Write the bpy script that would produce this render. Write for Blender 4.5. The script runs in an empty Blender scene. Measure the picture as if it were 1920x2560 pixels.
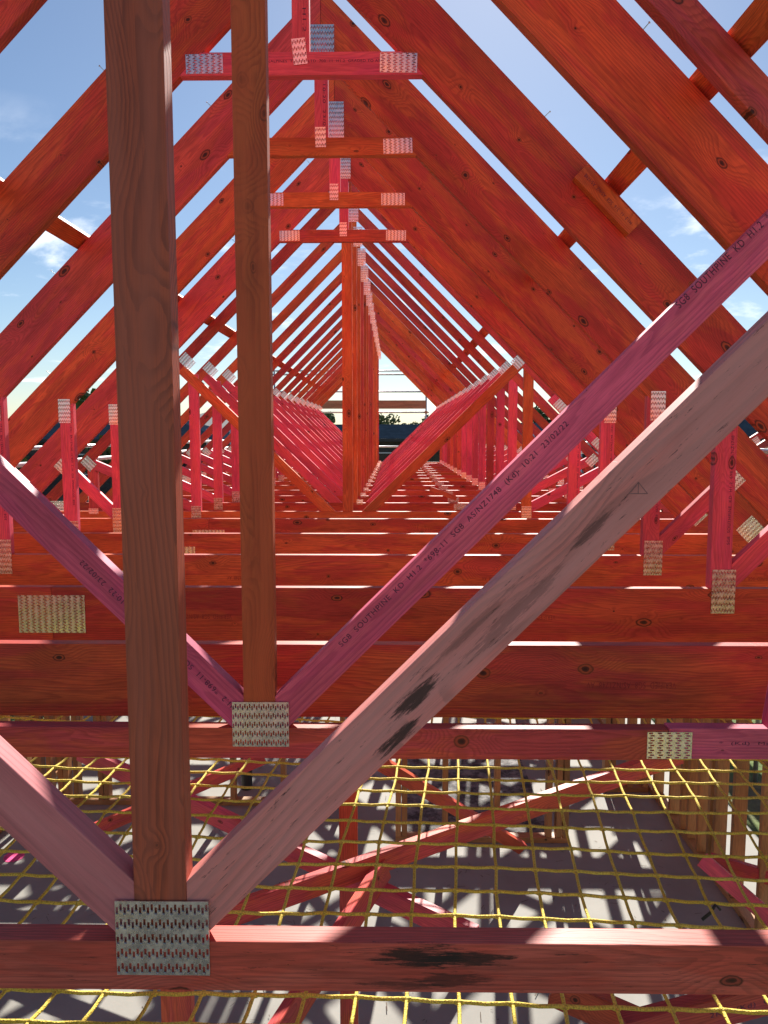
import bpy, bmesh, math, random
from mathutils import Matrix, Vector, noise
random.seed(11)
R = math.radians
S = bpy.context.scene
C = S.collection
# ------------------------------------------------------------------ camera
F_PX, CX, CY = 1926.0, 960.0, 1280.0
PITCH, YAW = R(5.78), R(0.71)
H = 3.30                                   # eye height above the slab
cam_d = bpy.data.cameras.new('camera'); cam = bpy.data.objects.new('camera', cam_d); C.objects.link(cam)
cam.location = (0, 0, H); cam.rotation_euler = (R(90) - PITCH, 0, YAW)
cam_d.sensor_fit = 'VERTICAL'; cam_d.sensor_height = 36; cam_d.lens = 36 * F_PX / 2560
cam_d.clip_start = 0.02; cam_d.clip_end = 3000
S.camera = cam
S.render.resolution_x, S.render.resolution_y = 768, 1024
# ------------------------------------------------------------------ light
SUN_EL, SUN_AZ = 36.0, 7.0                # azimuth clockwise from +Y
w = bpy.data.worlds.new('World'); S.world = w; w.use_nodes = True
nt = w.node_tree; N = nt.nodes; L = nt.links
for n in list(N): N.remove(n)
wo = N.new('ShaderNodeOutputWorld'); bg = N.new('ShaderNodeBackground'); bg.inputs['Strength'].default_value = 0.048
sky = N.new('ShaderNodeTexSky'); sky.sky_type = 'NISHITA'; sky.sun_disc = False
sky.sun_elevation = R(SUN_EL); sky.sun_rotation = R(SUN_AZ); sky.air_density = 1.0; sky.dust_density = 0.25; sky.ozone_density = 3.2
tc = N.new('ShaderNodeTexCoord'); sx = N.new('ShaderNodeSeparateXYZ'); L.new(tc.outputs['Generated'], sx.inputs[0])
def wm(op, a, b=None, c=None):
    n = N.new('ShaderNodeMath'); n.operation = op
    for i, v in enumerate((a, b, c)):
        if v is None: continue
        if isinstance(v, (int, float)): n.inputs[i].default_value = v
        else: L.new(v, n.inputs[i])
    return n.outputs[0]
den = wm('ADD', wm('MAXIMUM', sx.outputs['Z'], 0.0), 0.16)
cv = N.new('ShaderNodeCombineXYZ'); L.new(wm('DIVIDE', sx.outputs['X'], den), cv.inputs[0]); L.new(wm('DIVIDE', sx.outputs['Y'], den), cv.inputs[1])
cn = N.new('ShaderNodeTexNoise'); cn.inputs['Scale'].default_value = 1.55; cn.inputs['Detail'].default_value = 9; cn.inputs['Roughness'].default_value = 0.58; cn.inputs['Distortion'].default_value = 0.25
L.new(cv.outputs[0], cn.inputs['Vector'])
mr = N.new('ShaderNodeMapRange'); mr.interpolation_type = 'SMOOTHSTEP'
mr.inputs['From Min'].default_value = 0.55; mr.inputs['From Max'].default_value = 0.68
L.new(cn.outputs['Fac'], mr.inputs['Value'])
# less cloud high up
hi = N.new('ShaderNodeMapRange'); hi.inputs['From Min'].default_value = 0.18; hi.inputs['From Max'].default_value = 0.36; hi.inputs['To Min'].default_value = 1; hi.inputs['To Max'].default_value = 0.0
L.new(sx.outputs['Z'], hi.inputs['Value'])
cf = wm('MULTIPLY', wm('MULTIPLY', mr.outputs[0], hi.outputs[0]), 0.85)
mix = N.new('ShaderNodeMix'); mix.data_type = 'RGBA'
L.new(cf, mix.inputs['Factor']); L.new(sky.outputs[0], mix.inputs['A']); mix.inputs['B'].default_value = (15, 15.3, 16, 1)
L.new(mix.outputs['Result'], bg.inputs['Color']); L.new(bg.outputs[0], wo.inputs[0])
sd = bpy.data.lights.new('sun', 'SUN'); sd.energy = 5.0; sd.angle = R(0.5); sd.color = (1, 0.95, 0.87)
so = bpy.data.objects.new('sun', sd); C.objects.link(so); so.location = (5, 10, 20)
d = Vector((math.sin(R(SUN_AZ)) * math.cos(R(SUN_EL)), math.cos(R(SUN_AZ)) * math.cos(R(SUN_EL)), math.sin(R(SUN_EL))))
so.rotation_euler = d.to_track_quat('Z', 'Y').to_euler()
S.view_settings.view_transform = 'Standard'; S.view_settings.look = 'None'; S.view_settings.exposure = 1.12; S.view_settings.gamma = 1

# ------------------------------------------------------------------ helpers
def unproj(px, py, Y):
    """pixel of the 1920x2560 photograph -> (X, Z) relative to the eye on the plane at distance Y"""
    f = Vector((-math.sin(YAW) * math.cos(PITCH), math.cos(YAW) * math.cos(PITCH), -math.sin(PITCH)))
    r = Vector((math.cos(YAW), math.sin(YAW), 0)); u = r.cross(f)
    q = r * ((px - CX) / F_PX) + u * (-(py - CY) / F_PX) + f
    t = Y / q.y
    return t * q.x, t * q.z

class NB:
    def __init__(s, name):
        s.m = bpy.data.materials.new(name); s.m.use_nodes = True; s.t = s.m.node_tree
        s.N = s.t.nodes; s.L = s.t.links
        s.b = s.N['Principled BSDF']
    def link(s, v, sock):
        if isinstance(v, (int, float)): sock.default_value = v
        elif isinstance(v, tuple): sock.default_value = v if len(v) == len(sock.default_value) else (*v, 1)
        else: s.L.new(v, sock)
    def math(s, op, a, b=None, c=None, clamp=False):
        n = s.N.new('ShaderNodeMath'); n.operation = op; n.use_clamp = clamp
        for i, v in enumerate((a, b, c)):
            if v is not None: s.link(v, n.inputs[i])
        return n.outputs[0]
    def vm(s, op, a, b=None):
        n = s.N.new('ShaderNodeVectorMath'); n.operation = op
        s.link(a, n.inputs[0])
        if b is not None: s.link(b, n.inputs[1])
        return n.outputs['Value'] if op in ('LENGTH', 'DOT_PRODUCT') else n.outputs[0]
    def noise(s, vec, scale, detail=3, rough=.5, dist=0):
        n = s.N.new('ShaderNodeTexNoise'); n.inputs['Scale'].default_value = scale; n.inputs['Detail'].default_value = detail
        n.inputs['Roughness'].default_value = rough; n.inputs['Distortion'].default_value = dist
        if vec is not None: s.L.new(vec, n.inputs['Vector'])
        return n.outputs['Fac']
    def mr(s, v, a, b, c=0., d=1., smooth=True):
        n = s.N.new('ShaderNodeMapRange'); n.interpolation_type = 'SMOOTHSTEP' if smooth else 'LINEAR'
        s.link(v, n.inputs['Value'])
        for k, q in zip(('From Min', 'From Max', 'To Min', 'To Max'), (a, b, c, d)): s.link(q, n.inputs[k])
        return n.outputs[0]
    def mix(s, f, a, b, mode='MIX'):
        n = s.N.new('ShaderNodeMix'); n.data_type = 'RGBA'; n.blend_type = mode
        s.link(f, n.inputs['Factor']); s.link(a, n.inputs['A']); s.link(b, n.inputs['B'])
        return n.outputs['Result']
    def obj(s):
        n = s.N.new('ShaderNodeTexCoord'); return n.outputs['Object']
    def rand(s):
        n = s.N.new('ShaderNodeObjectInfo'); return n.outputs['Random']
    def comb(s, x, y, z):
        n = s.N.new('ShaderNodeCombineXYZ')
        for i, v in enumerate((x, y, z)): s.link(v, n.inputs[i])
        return n.outputs[0]
    def sep(s, v):
        n = s.N.new('ShaderNodeSeparateXYZ'); s.L.new(v, n.inputs[0]); return n.outputs
    def bump(s, h, strength, dist=.002):
        n = s.N.new('ShaderNodeBump'); n.inputs['Strength'].default_value = strength; n.inputs['Distance'].default_value = dist
        s.L.new(h, n.inputs['Height']); s.L.new(n.outputs[0], s.b.inputs['Normal'])

def wood(name, base, alt, late, knots=.5, ring=.34, freq=125, stains=(), rough=.5, cool=None, seed=0.):
    """dressed pine: growth rings round a pith axis along local X, knots, stained in patches"""
    m = NB(name); P0 = m.obj(); rnd = m.rand()
    off = m.comb(m.math('MULTIPLY', rnd, 37.3), 0., 0.)
    P = m.vm('ADD', P0, off); x, y, z = m.sep(P)[:3]
    # knots
    vx = m.comb(m.math('MULTIPLY', x, 3.1), m.math('MULTIPLY', z, 8.5), 0.)
    v = m.N.new('ShaderNodeTexVoronoi'); v.voronoi_dimensions = '2D'; v.inputs['Scale'].default_value = 1; m.L.new(vx, v.inputs['Vector'])
    df = m.vm('SUBTRACT', vx, v.outputs['Position'])
    dx, dz, _ = m.sep(df)[:3]
    kd = m.vm('LENGTH', m.comb(m.math('DIVIDE', dx, m.math('ADD', 3.4, m.math('MULTIPLY', m.sep(v.outputs['Color'])[1], 3.2))), m.math('DIVIDE', dz, 8.5), 0.))
    kr = m.math('MULTIPLY', m.math('POWER', m.math('MAXIMUM', m.math('DIVIDE', m.math('SUBTRACT', m.sep(v.outputs['Color'])[0], 1 - knots), max(knots, .01)), 0.), 1.6 if knots < .9 else .8), .023)
    kr = m.math('MAXIMUM', kr, 0.0001)
    wob = m.noise(P, 60, 2); kd = m.math('ADD', kd, m.math('MULTIPLY', m.math('SUBTRACT', wob, .5), .006))
    kn = m.math('DIVIDE', kd, kr)
    kmask = m.mr(kn, 1.0, .75)
    swirl = m.math('MULTIPLY', m.mr(kn, 5., .6), m.math('MULTIPLY', kr, 2.4))
    # rings
    ws = m.comb(m.math('MULTIPLY', x, 1.1), m.math('MULTIPLY', y, 9.), m.math('MULTIPLY', z, 9.))
    w1 = m.math('SUBTRACT', m.noise(ws, 1, 2), .5)
    w2 = m.math('SUBTRACT', m.noise(m.comb(m.math('MULTIPLY', x, 7.), m.math('MULTIPLY', y, 40.), m.math('MULTIPLY', z, 40.)), 1, 2), .5)
    zo = m.math('MULTIPLY', m.math('SUBTRACT', m.math('FRACT', m.math('MULTIPLY', rnd, 17.7)), .5), .16)
    yy = m.math('ADD', m.math('ADD', y, .034), m.math('MULTIPLY', w1, .085))
    zz = m.math('ADD', m.math('ADD', z, zo), m.math('MULTIPLY', w1, .075))
    rr = m.vm('LENGTH', m.comb(0., yy, zz))
    rr = m.math('ADD', m.math('ADD', rr, swirl), m.math('MULTIPLY', w2, .007))
    fr = m.math('FRACT', m.math('MULTIPLY', rr, freq))
    rg = m.math('MULTIPLY', m.mr(fr, .25, .86), m.mr(fr, 1.0, .9))
    patch = m.noise(m.comb(m.math('MULTIPLY', x, 2.2), m.math('MULTIPLY', y, 8.), m.math('MULTIPLY', z, 11.)), 1, 4, .6, .6)
    pr = m.math('ADD', m.mr(patch, .40, .60), m.math('MULTIPLY', m.math('SUBTRACT', m.math('FRACT', m.math('MULTIPLY', rnd, 5.13)), .5), .9), clamp=True)
    col = m.mix(pr, base, alt)
    fib = m.noise(m.comb(m.math('MULTIPLY', x, 14.), m.math('MULTIPLY', y, 420.), m.math('MULTIPLY', z, 420.)), 1, 2)
    col = m.mix(m.math('MULTIPLY', m.mr(fib, .42, .72), .42), col, late)
    col = m.mix(m.math('MULTIPLY', rg, ring), col, late)
    br = m.math('ADD', .80, m.math('MULTIPLY', m.math('FRACT', m.math('MULTIPLY', rnd, 91.7)), .34))
    col = m.mix(1., col, m.comb(br, br, br), 'MULTIPLY')
    dk = m.noise(m.comb(m.math('MULTIPLY', x, 1.3), m.math('MULTIPLY', y, 5.), m.math('MULTIPLY', z, 7.)), 1, 5, .62, .8)
    dv = m.mr(dk, .32, .68, .76, 1.2); col = m.mix(1., col, m.comb(dv, dv, dv), 'MULTIPLY')
    # streaks and scuffs
    sc = m.noise(m.comb(m.math('MULTIPLY', x, 3.), m.math('MULTIPLY', y, 60.), m.math('MULTIPLY', z, 60.)), 1, 5, .7)
    col = m.mix(m.math('MULTIPLY', m.mr(sc, .60, .78), .30), col, tuple(min(1, c * 1.5 + .05) for c in base))
    kin = m.math('FRACT', m.math('MULTIPLY', kn, 2.4))
    kc = m.mix(m.math('MULTIPLY', m.mr(kin, .2, .9), .7), tuple(c * .6 for c in alt), (.06, .018, .01))
    kc = m.mix(m.mr(kn, .6, .15), kc, (.03, .010, .006))
    kc = m.mix(m.math('MULTIPLY', m.math('MULTIPLY', m.mr(kn, .62, .86), m.mr(kn, 1.1, .95)), m.mr(m.sep(v.outputs['Color'])[1], .3, .6)), kc, (.022, .008, .005))
    col = m.mix(m.math('MULTIPLY', kmask, .95), col, kc)
    if cool: # silvered, weathered skin
        sv = m.noise(m.comb(m.math('MULTIPLY', x, 1.3), m.math('MULTIPLY', y, 20.), m.math('MULTIPLY', z, 20.)), 1, 4, .6)
        col = m.mix(m.mr(sv, .35, .65, .25, .85), col, cool)
    if stains:
        ox, oy, oz = m.sep(P0)[:3]
        for (cx, cz, lx, lz, st) in stains:
            ex = m.math('DIVIDE', m.math('SUBTRACT', ox, cx), lx); ez = m.math('DIVIDE', m.math('SUBTRACT', oz, cz), lz)
            e = m.vm('LENGTH', m.comb(ex, ez, 0.))
            nn = m.noise(m.comb(m.math('MULTIPLY', ox, 13.), m.math('MULTIPLY', oz, 120.), 0.), 1, 8, .8)
            k = m.math('ADD', nn, m.math('MULTIPLY', m.mr(e, 1.35, .1), .27))
            col = m.mix(m.math('MULTIPLY', m.mr(k, .585, .72), m.math('MULTIPLY', m.mr(oy, .001, .006, 1., .0), st)), col, (.022, .015, .014))
    m.link(col, m.b.inputs['Base Color']); m.b.inputs['Roughness'].default_value = rough
    m.b.inputs['Specular IOR Level'].default_value = .3
    m.bump(m.math('ADD', m.math('MULTIPLY', rg, -.6), m.math('MULTIPLY', fib, 1.2)), .35, .0008)
    return m.m

M = {}
M['red'] = wood('red_stained_pine', (.60, .068, .045), (.70, .140, .040), (.20, .018, .012), knots=.7)
M['redpink'] = wood('rose_stained_pine', (.61, .080, .082), (.70, .125, .055), (.23, .022, .020), knots=.7)
M['orange'] = wood('orange_stained_pine', (.68, .125, .034), (.74, .19, .045), (.26, .04, .016), knots=.4)
M['pink'] = wood('pink_stained_pine', (.82, .10, .18), (.84, .12, .14), (.42, .04, .07), knots=.3, ring=.34)
M['magenta'] = wood('magenta_stained_pine', (.80, .12, .25), (.84, .16, .24), (.42, .045, .12), knots=.22, ring=.4)
M['post_weathered'] = wood('weathered_post_pine', (.64, .12, .05), (.60, .11, .04), (.13, .03, .018), knots=.95, cool=(.45, .115, .068), freq=95, ring=.7)
M['post_brown'] = wood('brown_post_pine', (.60, .16, .045), (.50, .10, .035), (.20, .04, .016), knots=.95, cool=(.54, .12, .04), freq=105, ring=.6)
M['chord_stained'] = wood('mildewed_chord_pine', (.50, .12, .09), (.50, .085, .06), (.17, .035, .025), knots=.35)
M['web_weathered'] = wood('weathered_pink_pine', (.60, .23, .23), (.55, .19, .19), (.30, .11, .10), knots=.25, freq=60, ring=.6,
                          cool=(.42, .25, .24))
M['web_rose'] = wood('rose_web_pine', (.78, .20, .22), (.74, .17, .18), (.32, .09, .10), knots=.15, freq=60, ring=.5, cool=(.70, .24, .24))
M['stud'] = wood('raw_framing_pine', (.42, .22, .085), (.46, .20, .07), (.2, .09, .035), knots=.4)
M['plank'] = wood('scaffold_plank_pine', (.36, .25, .15), (.40, .27, .15), (.2, .12, .07), knots=.3)

def simple(name, col, rough=.6, metal=0., var=.25, scale=6., bump=0., bscale=200., stretch=(1, 1, 1)):
    m = NB(name); P = m.vm('MULTIPLY', m.obj(), stretch)
    n = m.noise(P, scale, 6, .65)
    c = m.mix(m.mr(n, .3, .7), tuple(q * (1 - var) for q in col), tuple(min(1, q * (1 + var)) for q in col))
    m.link(c, m.b.inputs['Base Color']); m.b.inputs['Roughness'].default_value = rough; m.b.inputs['Metallic'].default_value = metal
    if bump: m.bump(m.noise(P, bscale, 3), bump, .003)
    return m.m
def galv():
    m = NB('galvanised_steel'); P = m.obj()
    v = m.N.new('ShaderNodeTexVoronoi'); v.inputs['Scale'].default_value = 170; m.L.new(P, v.inputs['Vector'])
    n = m.noise(P, 40, 5, .7)
    c = m.mix(m.mr(n, .35, .7), (.64, .62, .58), (.84, .83, .80))
    c = m.mix(m.math('MULTIPLY', m.sep(v.outputs['Color'])[0], .16), c, (.46, .44, .41))
    m.link(c, m.b.inputs['Base Color']); m.b.inputs['Metallic'].default_value = .95
    m.link(m.mr(n, .3, .7, .20, .36), m.b.inputs['Roughness'])
    m.bump(m.noise(P, 14, 3), .25, .004)
    return m.m
M['steel'] = galv()
M['tube'] = simple('scaffold_tube_steel', (.62, .63, .64), .38, .8, .12)
M['ink'] = simple('stamp_ink', (.09, .025, .06), .8)
M['ink_red'] = simple('faded_red_stamp_ink', (.26, .03, .02), .8)
M['pencil'] = simple('pencil_mark', (.28, .13, .12), .8)
M['black'] = simple('black_plastic', (.02, .02, .022), .5)
M['rope'] = None
def rope():
    m = NB('yellow_braided_rope'); P = m.obj()
    v = m.N.new('ShaderNodeTexVoronoi'); v.inputs['Scale'].default_value = 330; m.L.new(P, v.inputs['Vector'])
    n = m.noise(P, 5, 4, .7)
    c = m.mix(m.mr(n, .3, .7), (.80, .58, .05), (.92, .74, .11))
    c = m.mix(m.mr(v.outputs['Distance'], .35, .8, 0, .55), c, (.30, .17, .02))
    m.link(c, m.b.inputs['Base Color']); m.b.inputs['Roughness'].default_value = .7
    m.bump(v.outputs['Distance'], .9, .002)
    return m.m
M['rope'] = rope()
def concrete():
    m = NB('concrete_slab'); P = m.obj()
    n = m.noise(P, .9, 7, .65); n2 = m.noise(P, 7, 6, .7); n3 = m.noise(P, 90, 2)
    c = m.mix(m.mr(n, .3, .7), (.205, .195, .17), (.28, .268, .235))
    c = m.mix(m.mr(n2, .56, .8, 0, .5), c, (.26, .25, .25))
    c = m.mix(m.mr(n3, .74, .8, 0, .7), c, (.12, .11, .10))
    m.link(c, m.b.inputs['Base Color']); m.b.inputs['Roughness'].default_value = .75
    m.bump(m.noise(P, 40, 5, .7), .25, .003)
    return m.m
M['slab'] = concrete()
def soil():
    m = NB('bare_soil_and_grass'); P = m.obj()
    n = m.noise(P, .12, 6, .6); n2 = m.noise(P, 6, 6, .7)
    c = m.mix(m.mr(n2, .3, .7), (.13, .09, .06), (.24, .18, .12))
    g = m.mix(m.mr(n2, .3, .7), (.06, .10, .02), (.12, .17, .04))
    m.link(m.mix(m.mr(n, .46, .54), c, g), m.b.inputs['Base Color']); m.b.inputs['Roughness'].default_value = .95
    m.bump(n2, .8, .05); return m.m
M['ground'] = soil()
M['asphalt'] = simple('asphalt', (.06, .06, .062), .85, 0, .2, 20)
M['leaf'] = simple('leaf_green', (.07, .11, .025), .7, 0, .5, 1.2)
M['leaf2'] = simple('leaf_olive', (.10, .12, .035), .7, 0, .5, 1.2)
M['grass'] = simple('grass_blades', (.12, .20, .035), .7, 0, .4, 2)
M['bark'] = simple('bark', (.10, .07, .05), .9, 0, .3, 8)
M['roof_blue'] = simple('slate_blue_metal_roof', (.012, .021, .036), .95, .0, .2, 3, stretch=(1, 1, 1))
M['roof_grey'] = simple('grey_tile_roof', (.10, .105, .11), .7, 0, .25, 5)
M['brick'] = simple('dark_brick_wall', (.07, .065, .06), .85, 0, .3, 9)
M['render'] = simple('pale_rendered_wall', (.42, .40, .37), .85, 0, .12, 4)
M['glass'] = simple('window_glass', (.02, .025, .03), .08, 0, .1)
M['roof_blue'].node_tree.nodes['Principled BSDF'].inputs['Specular IOR Level'].default_value = 0
M['white'] = simple('white_paint', (.75, .75, .74), .5, 0, .05)
M['hivis'] = simple('lime_plastic', (.45, .60, .05), .5)
M['pinkspray'] = simple('pink_marker_paint', (.75, .05, .22), .7, 0, .3, 30)

def link(name, me, mat, parent=None, mw=None):
    o = bpy.data.objects.new(name, me); C.objects.link(o)
    if mat is not None and not me.materials: me.materials.append(mat)
    if parent is not None: o.parent = parent
    if mw is not None: o.matrix_basis = mw
    return o
def bm_obj(name, bm, mat, parent=None, mw=None, smooth=False):
    me = bpy.data.meshes.new(name); bm.normal_update(); bm.to_mesh(me); bm.free()
    if smooth:
        for p in me.polygons: p.use_smooth = True
    return link(name, me, mat, parent, mw)
def tag(o, label=None, cat=None, group=None, kind=None):
    if label: o['label'] = label
    if cat: o['category'] = cat
    if group: o['group'] = group
    if kind: o['kind'] = kind
    return o
def empty(name, loc, label, cat, group=None):
    o = bpy.data.objects.new(name, None); C.objects.link(o); o.location = loc; o.empty_display_size = .2
    return tag(o, label, cat, group)
def copy_tree(o, parent=None):
    c = o.copy(); C.objects.link(c); c.parent = parent
    for ch in list(o.children): copy_tree(ch, c)
    return c
def box_bm(bm, x0, x1, y0, y1, z0, z1):
    vs = [bm.verts.new(p) for p in ((x0,y0,z0),(x1,y0,z0),(x1,y1,z0),(x0,y1,z0),(x0,y0,z1),(x1,y0,z1),(x1,y1,z1),(x0,y1,z1))]
    for f in ((3,2,1,0),(4,5,6,7),(0,1,5,4),(1,2,6,5),(2,3,7,6),(3,0,4,7)): bm.faces.new([vs[i] for i in f])
def clip(poly, nx, nz, c):
    """keep nx*x+nz*z <= c"""
    out = []
    for i in range(len(poly)):
        a, b = poly[i], poly[(i + 1) % len(poly)]
        da, db = nx*a[0] + nz*a[1] - c, nx*b[0] + nz*b[1] - c
        if da <= 0: out.append(a)
        if (da < 0 < db) or (db < 0 < da):
            t = da / (da - db); out.append((a[0] + t*(b[0]-a[0]), a[1] + t*(b[1]-a[1])))
    return out
class Truss:
    """members live in one vertical plane; coordinates (x, z) relative to the eye"""
    def __init__(s, Y, label, group, ox=-.376, oz=-.9, name='roof_truss'):
        s.Y, s.ox, s.oz = Y, ox, oz
        s.e = empty(name, (ox, Y, H + oz), label, 'roof truss', group)
    def beam(s, name, p0, p1, wd, mat, cuts=(), dy=0., th=.045, parent=None, label=None):
        """centre line p0-p1 in (x,z), width wd in plane"""
        p0, p1 = Vector(p0), Vector(p1); D = (p1 - p0); ln = D.length; D /= ln; Nn = Vector((-D.y, D.x)); mid = (p0 + p1) / 2
        poly = [(p0 + Nn*wd*k/2) if i == 0 else (p1 + Nn*wd*k/2) for i, k in ((0,-1),(1,-1),(1,1),(0,1))]
        poly = [(p.x, p.y) for p in poly]
        for c in cuts: poly = clip(poly, *c)
        loc = [((Vector(p) - mid).dot(D), (Vector(p) - mid).dot(Nn)) for p in poly]
        bm = bmesh.new()
        a = [bm.verts.new((x, 0, z)) for x, z in loc]; b = [bm.verts.new((x, th, z)) for x, z in loc]
        bm.faces.new(a); bm.faces.new(b[::-1]); n = len(a)
        for i in range(n): bm.faces.new((a[i], b[i], b[(i+1) % n], a[(i+1) % n]))
        bmesh.ops.recalc_face_normals(bm, faces=bm.faces)
        # tiny bow so that no two sticks are dead straight
        bmesh.ops.bevel(bm, geom=list(bm.edges), offset=.0022, segments=2, affect='EDGES', profile=.6)
        mw = Matrix(((D.x, 0, Nn.x, mid.x - s.ox), (0, 1, 0, dy), (D.y, 0, Nn.y, mid.y - s.oz), (0, 0, 0, 1)))
        o = bm_obj(name, bm, mat, s.e, mw)
        if label: o['label'] = label
        return o
    def plate(s, x, z, wd, ht, rot=0., horiz=False, dy=-.0018):
        me = plate_mesh(round(wd, 3), round(ht, 3), horiz)
        c, n = math.cos(rot), math.sin(rot)
        mw = Matrix(((c, 0, -n, x - s.ox), (0, 1, 0, dy), (n, 0, c, z - s.oz), (0, 0, 0, 1)))
        return link('nail_plate', me, None, s.e, mw)
_pm = {}
def plate_mesh(wd, ht, horiz):
    k = (wd, ht, horiz)
    if k in _pm: return _pm[k]
    W, Hh = (ht, wd) if horiz else (wd, ht)
    nx = max(4, int(round(W / .0068))); ny = max(3, int(round(Hh / .0265)))
    cw, chh = W / nx, Hh / ny; bm = bmesh.new(); t = .0013
    def q(pts):
        bm.faces.new([bm.verts.new(p) for p in pts])
    for i in range(nx):
        for j in range(ny):
            x0, z0 = -W/2 + i*cw, -Hh/2 + j*chh; x1, z1 = x0 + cw, z0 + chh
            o = (.10 if i % 2 else -.10) * chh
            a0, a1 = x0 + cw*.20, x1 - cw*.20; b0, b1 = z0 + chh*.30 + o, z1 - chh*.30 + o
            O = ((x0,z0),(x1,z0),(x1,z1),(x0,z1)); I = ((a0,b0),(a1,b0),(a1,b1),(a0,b1))
            for e in range(4):
                f = (e + 1) % 4
                q([(O[e][0],-t,O[e][1]),(O[f][0],-t,O[f][1]),(I[f][0],-t,I[f][1]),(I[e][0],-t,I[e][1])])
                q([(I[e][0],-t,I[e][1]),(I[f][0],-t,I[f][1]),(I[f][0],.0015,I[f][1]),(I[e][0],.0015,I[e][1])])
            # rolled lip at the slot's foot
            q([(a0,-t,b0),(a1,-t,b0),(a1,-t-.0016,b0-chh*.03),(a0,-t-.0016,b0-chh*.03)])
            q([(a0,-t-.0016,b0-chh*.03),(a1,-t-.0016,b0-chh*.03),(a1,-t,b0-chh*.09),(a0,-t,b0-chh*.09)])
    for A, B in (((-W/2,-Hh/2),(W/2,-Hh/2)),((W/2,-Hh/2),(W/2,Hh/2)),((W/2,Hh/2),(-W/2,Hh/2)),((-W/2,Hh/2),(-W/2,-Hh/2))):
        q([(A[0],-t,A[1]),(A[0],.001,A[1]),(B[0],.001,B[1]),(B[0],-t,B[1])])
    if horiz: bmesh.ops.rotate(bm, cent=(0,0,0), matrix=Matrix.Rotation(R(90), 3, 'Y'), verts=bm.verts)
    me = bpy.data.meshes.new('nail_plate'); bm.to_mesh(me); bm.free(); me.materials.append(M['steel'])
    _pm[k] = me; return me
def stamp(parent, text, length, at, height, mat='ink', flip=False, name='printed_stamp', y=-.0006):
    """printed text on the front face of a member; at = (along, across) of its centre in the member's own frame"""
    cu = bpy.data.curves.new('t', 'FONT'); cu.body = text; cu.size = 1; cu.align_x = 'CENTER'; cu.align_y = 'CENTER'; cu.space_character = 1.12
    to = bpy.data.objects.new('t', cu); C.objects.link(to)
    bpy.context.view_layer.update()
    me = bpy.data.meshes.new_from_object(to); bpy.data.objects.remove(to); bpy.data.curves.remove(cu)
    xs = [v.co.x for v in me.vertices]; ys = [v.co.y for v in me.vertices]
    sx_ = length / (max(xs) - min(xs)); sy_ = height / (max(ys) - min(ys)); mx, my = (max(xs)+min(xs))/2, (max(ys)+min(ys))/2
    k = -1 if flip else 1
    for v in me.vertices: v.co = Vector((at[0] + k*(v.co.x-mx)*sx_, y, at[1] + k*(v.co.y-my)*sy_))
    me.name = name; me.materials.clear(); me.materials.append(M[mat])
    return link(name, me, None, parent)

# ------------------------------------------------------------------ setting
def struct(name, bm, mat, label=None): return tag(bm_obj(name, bm, mat), kind='structure')
bm = bmesh.new(); box_bm(bm, -3.75, 3.0, -12.0, 21.2, -.14, 0.0)
tag(bm_obj('concrete_floor', bm, M['slab']), kind='structure')
bm = bmesh.new()
g = 24
for i in range(g + 1):
    for j in range(g + 1):
        X = -900 + 1800*i/g; Y = -300 + 1800*j/g
        bm.verts.new((X, Y, -.15))
bm.verts.ensure_lookup_table()
for i in range(g):
    for j in range(g):
        a = i*(g+1)+j; bm.faces.new((bm.verts[a], bm.verts[a+g+1], bm.verts[a+g+2], bm.verts[a+1]))
tag(bm_obj('ground', bm, M['ground']), kind='structure')
bm = bmesh.new(); box_bm(bm, -300, 300, 29.5, 36, -.16, -.146); tag(bm_obj('road', bm, M['asphalt']), kind='structure')
bm = bmesh.new(); box_bm(bm, -300, 300, 36, 36.15, -.16, -.02); tag(bm_obj('kerb', bm, M['slab']), kind='structure')

# ------------------------------------------------------------------ trusses
XR = -.376; SR = 1.89; SL = SR - 2*XR          # roof planes: x+z = SR, -x+z = SL
ZR = SR - XR
def rafters(T, wd, mats, heel=-.9, dy=.001):
    h = wd / math.sqrt(2)
    # centre line of the right rafter: x+z = SR - wd/sqrt2
    cR = SR - h; cL = SL - h
    a = (XR - .4, cR - XR + .4); b = (cR - (heel - .5), heel - .5)
    T.beam('rafter', b, a, wd, mats[0], cuts=((-1, 0, -XR - .0008), (0, -1, -heel)), dy=dy)
    a = (XR + .4, cL + XR + .4); b = (-(cL - (heel - .5)), heel - .5)
    T.beam('rafter', b, a, wd, mats[1], cuts=((1, 0, XR - .0008), (0, -1, -heel)), dy=dy)
roof = ((1, 1, SR - .012), (-1, 1, SL - .012))

def small_truss(Y, ztop, kx, label, post, wr, wl, chords, ph, kpy):
    T = Truss(Y, label, None)
    zb = ztop - .09; zc = ztop - .045
    rafters(T, .09, (M['redpink'], M['redpink']))
    for (x0, x1, mt, dz) in chords:
        T.c = T.beam('bottom_chord', (x0, zc + dz), (x1, zc + dz), .09, mt, cuts=roof, dy=0)
    T.post = T.beam('king_post', (kx, ztop - .002), (kx, ZR), .09, post, cuts=roof, dy=.0012)
    # 45 degree webs; wr / wl = point on the upper edge
    def web(p, sgn, mt):
        c = (p[0] + sgn*.0318, p[1] - .0318)      # centre line
        a = (c[0] - sgn*.25, c[1] - .25); tt = ((SR if sgn > 0 else SL) - (sgn*c[0] + c[1])) / 2 - .03
        b = (c[0] + sgn*tt, c[1] + tt)
        return T.beam('web', a, b, .09, mt, cuts=((0, -1, -(ztop - .03)), (-sgn, 0, -(sgn*kx + .044))) , dy=.003)
    T.wr = web(wr, 1, T_mats[0]); T.wl = web(wl, -1, T_mats[1])
    T.plate(kx + .003, kpy, .16, ph)
    return T

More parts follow.
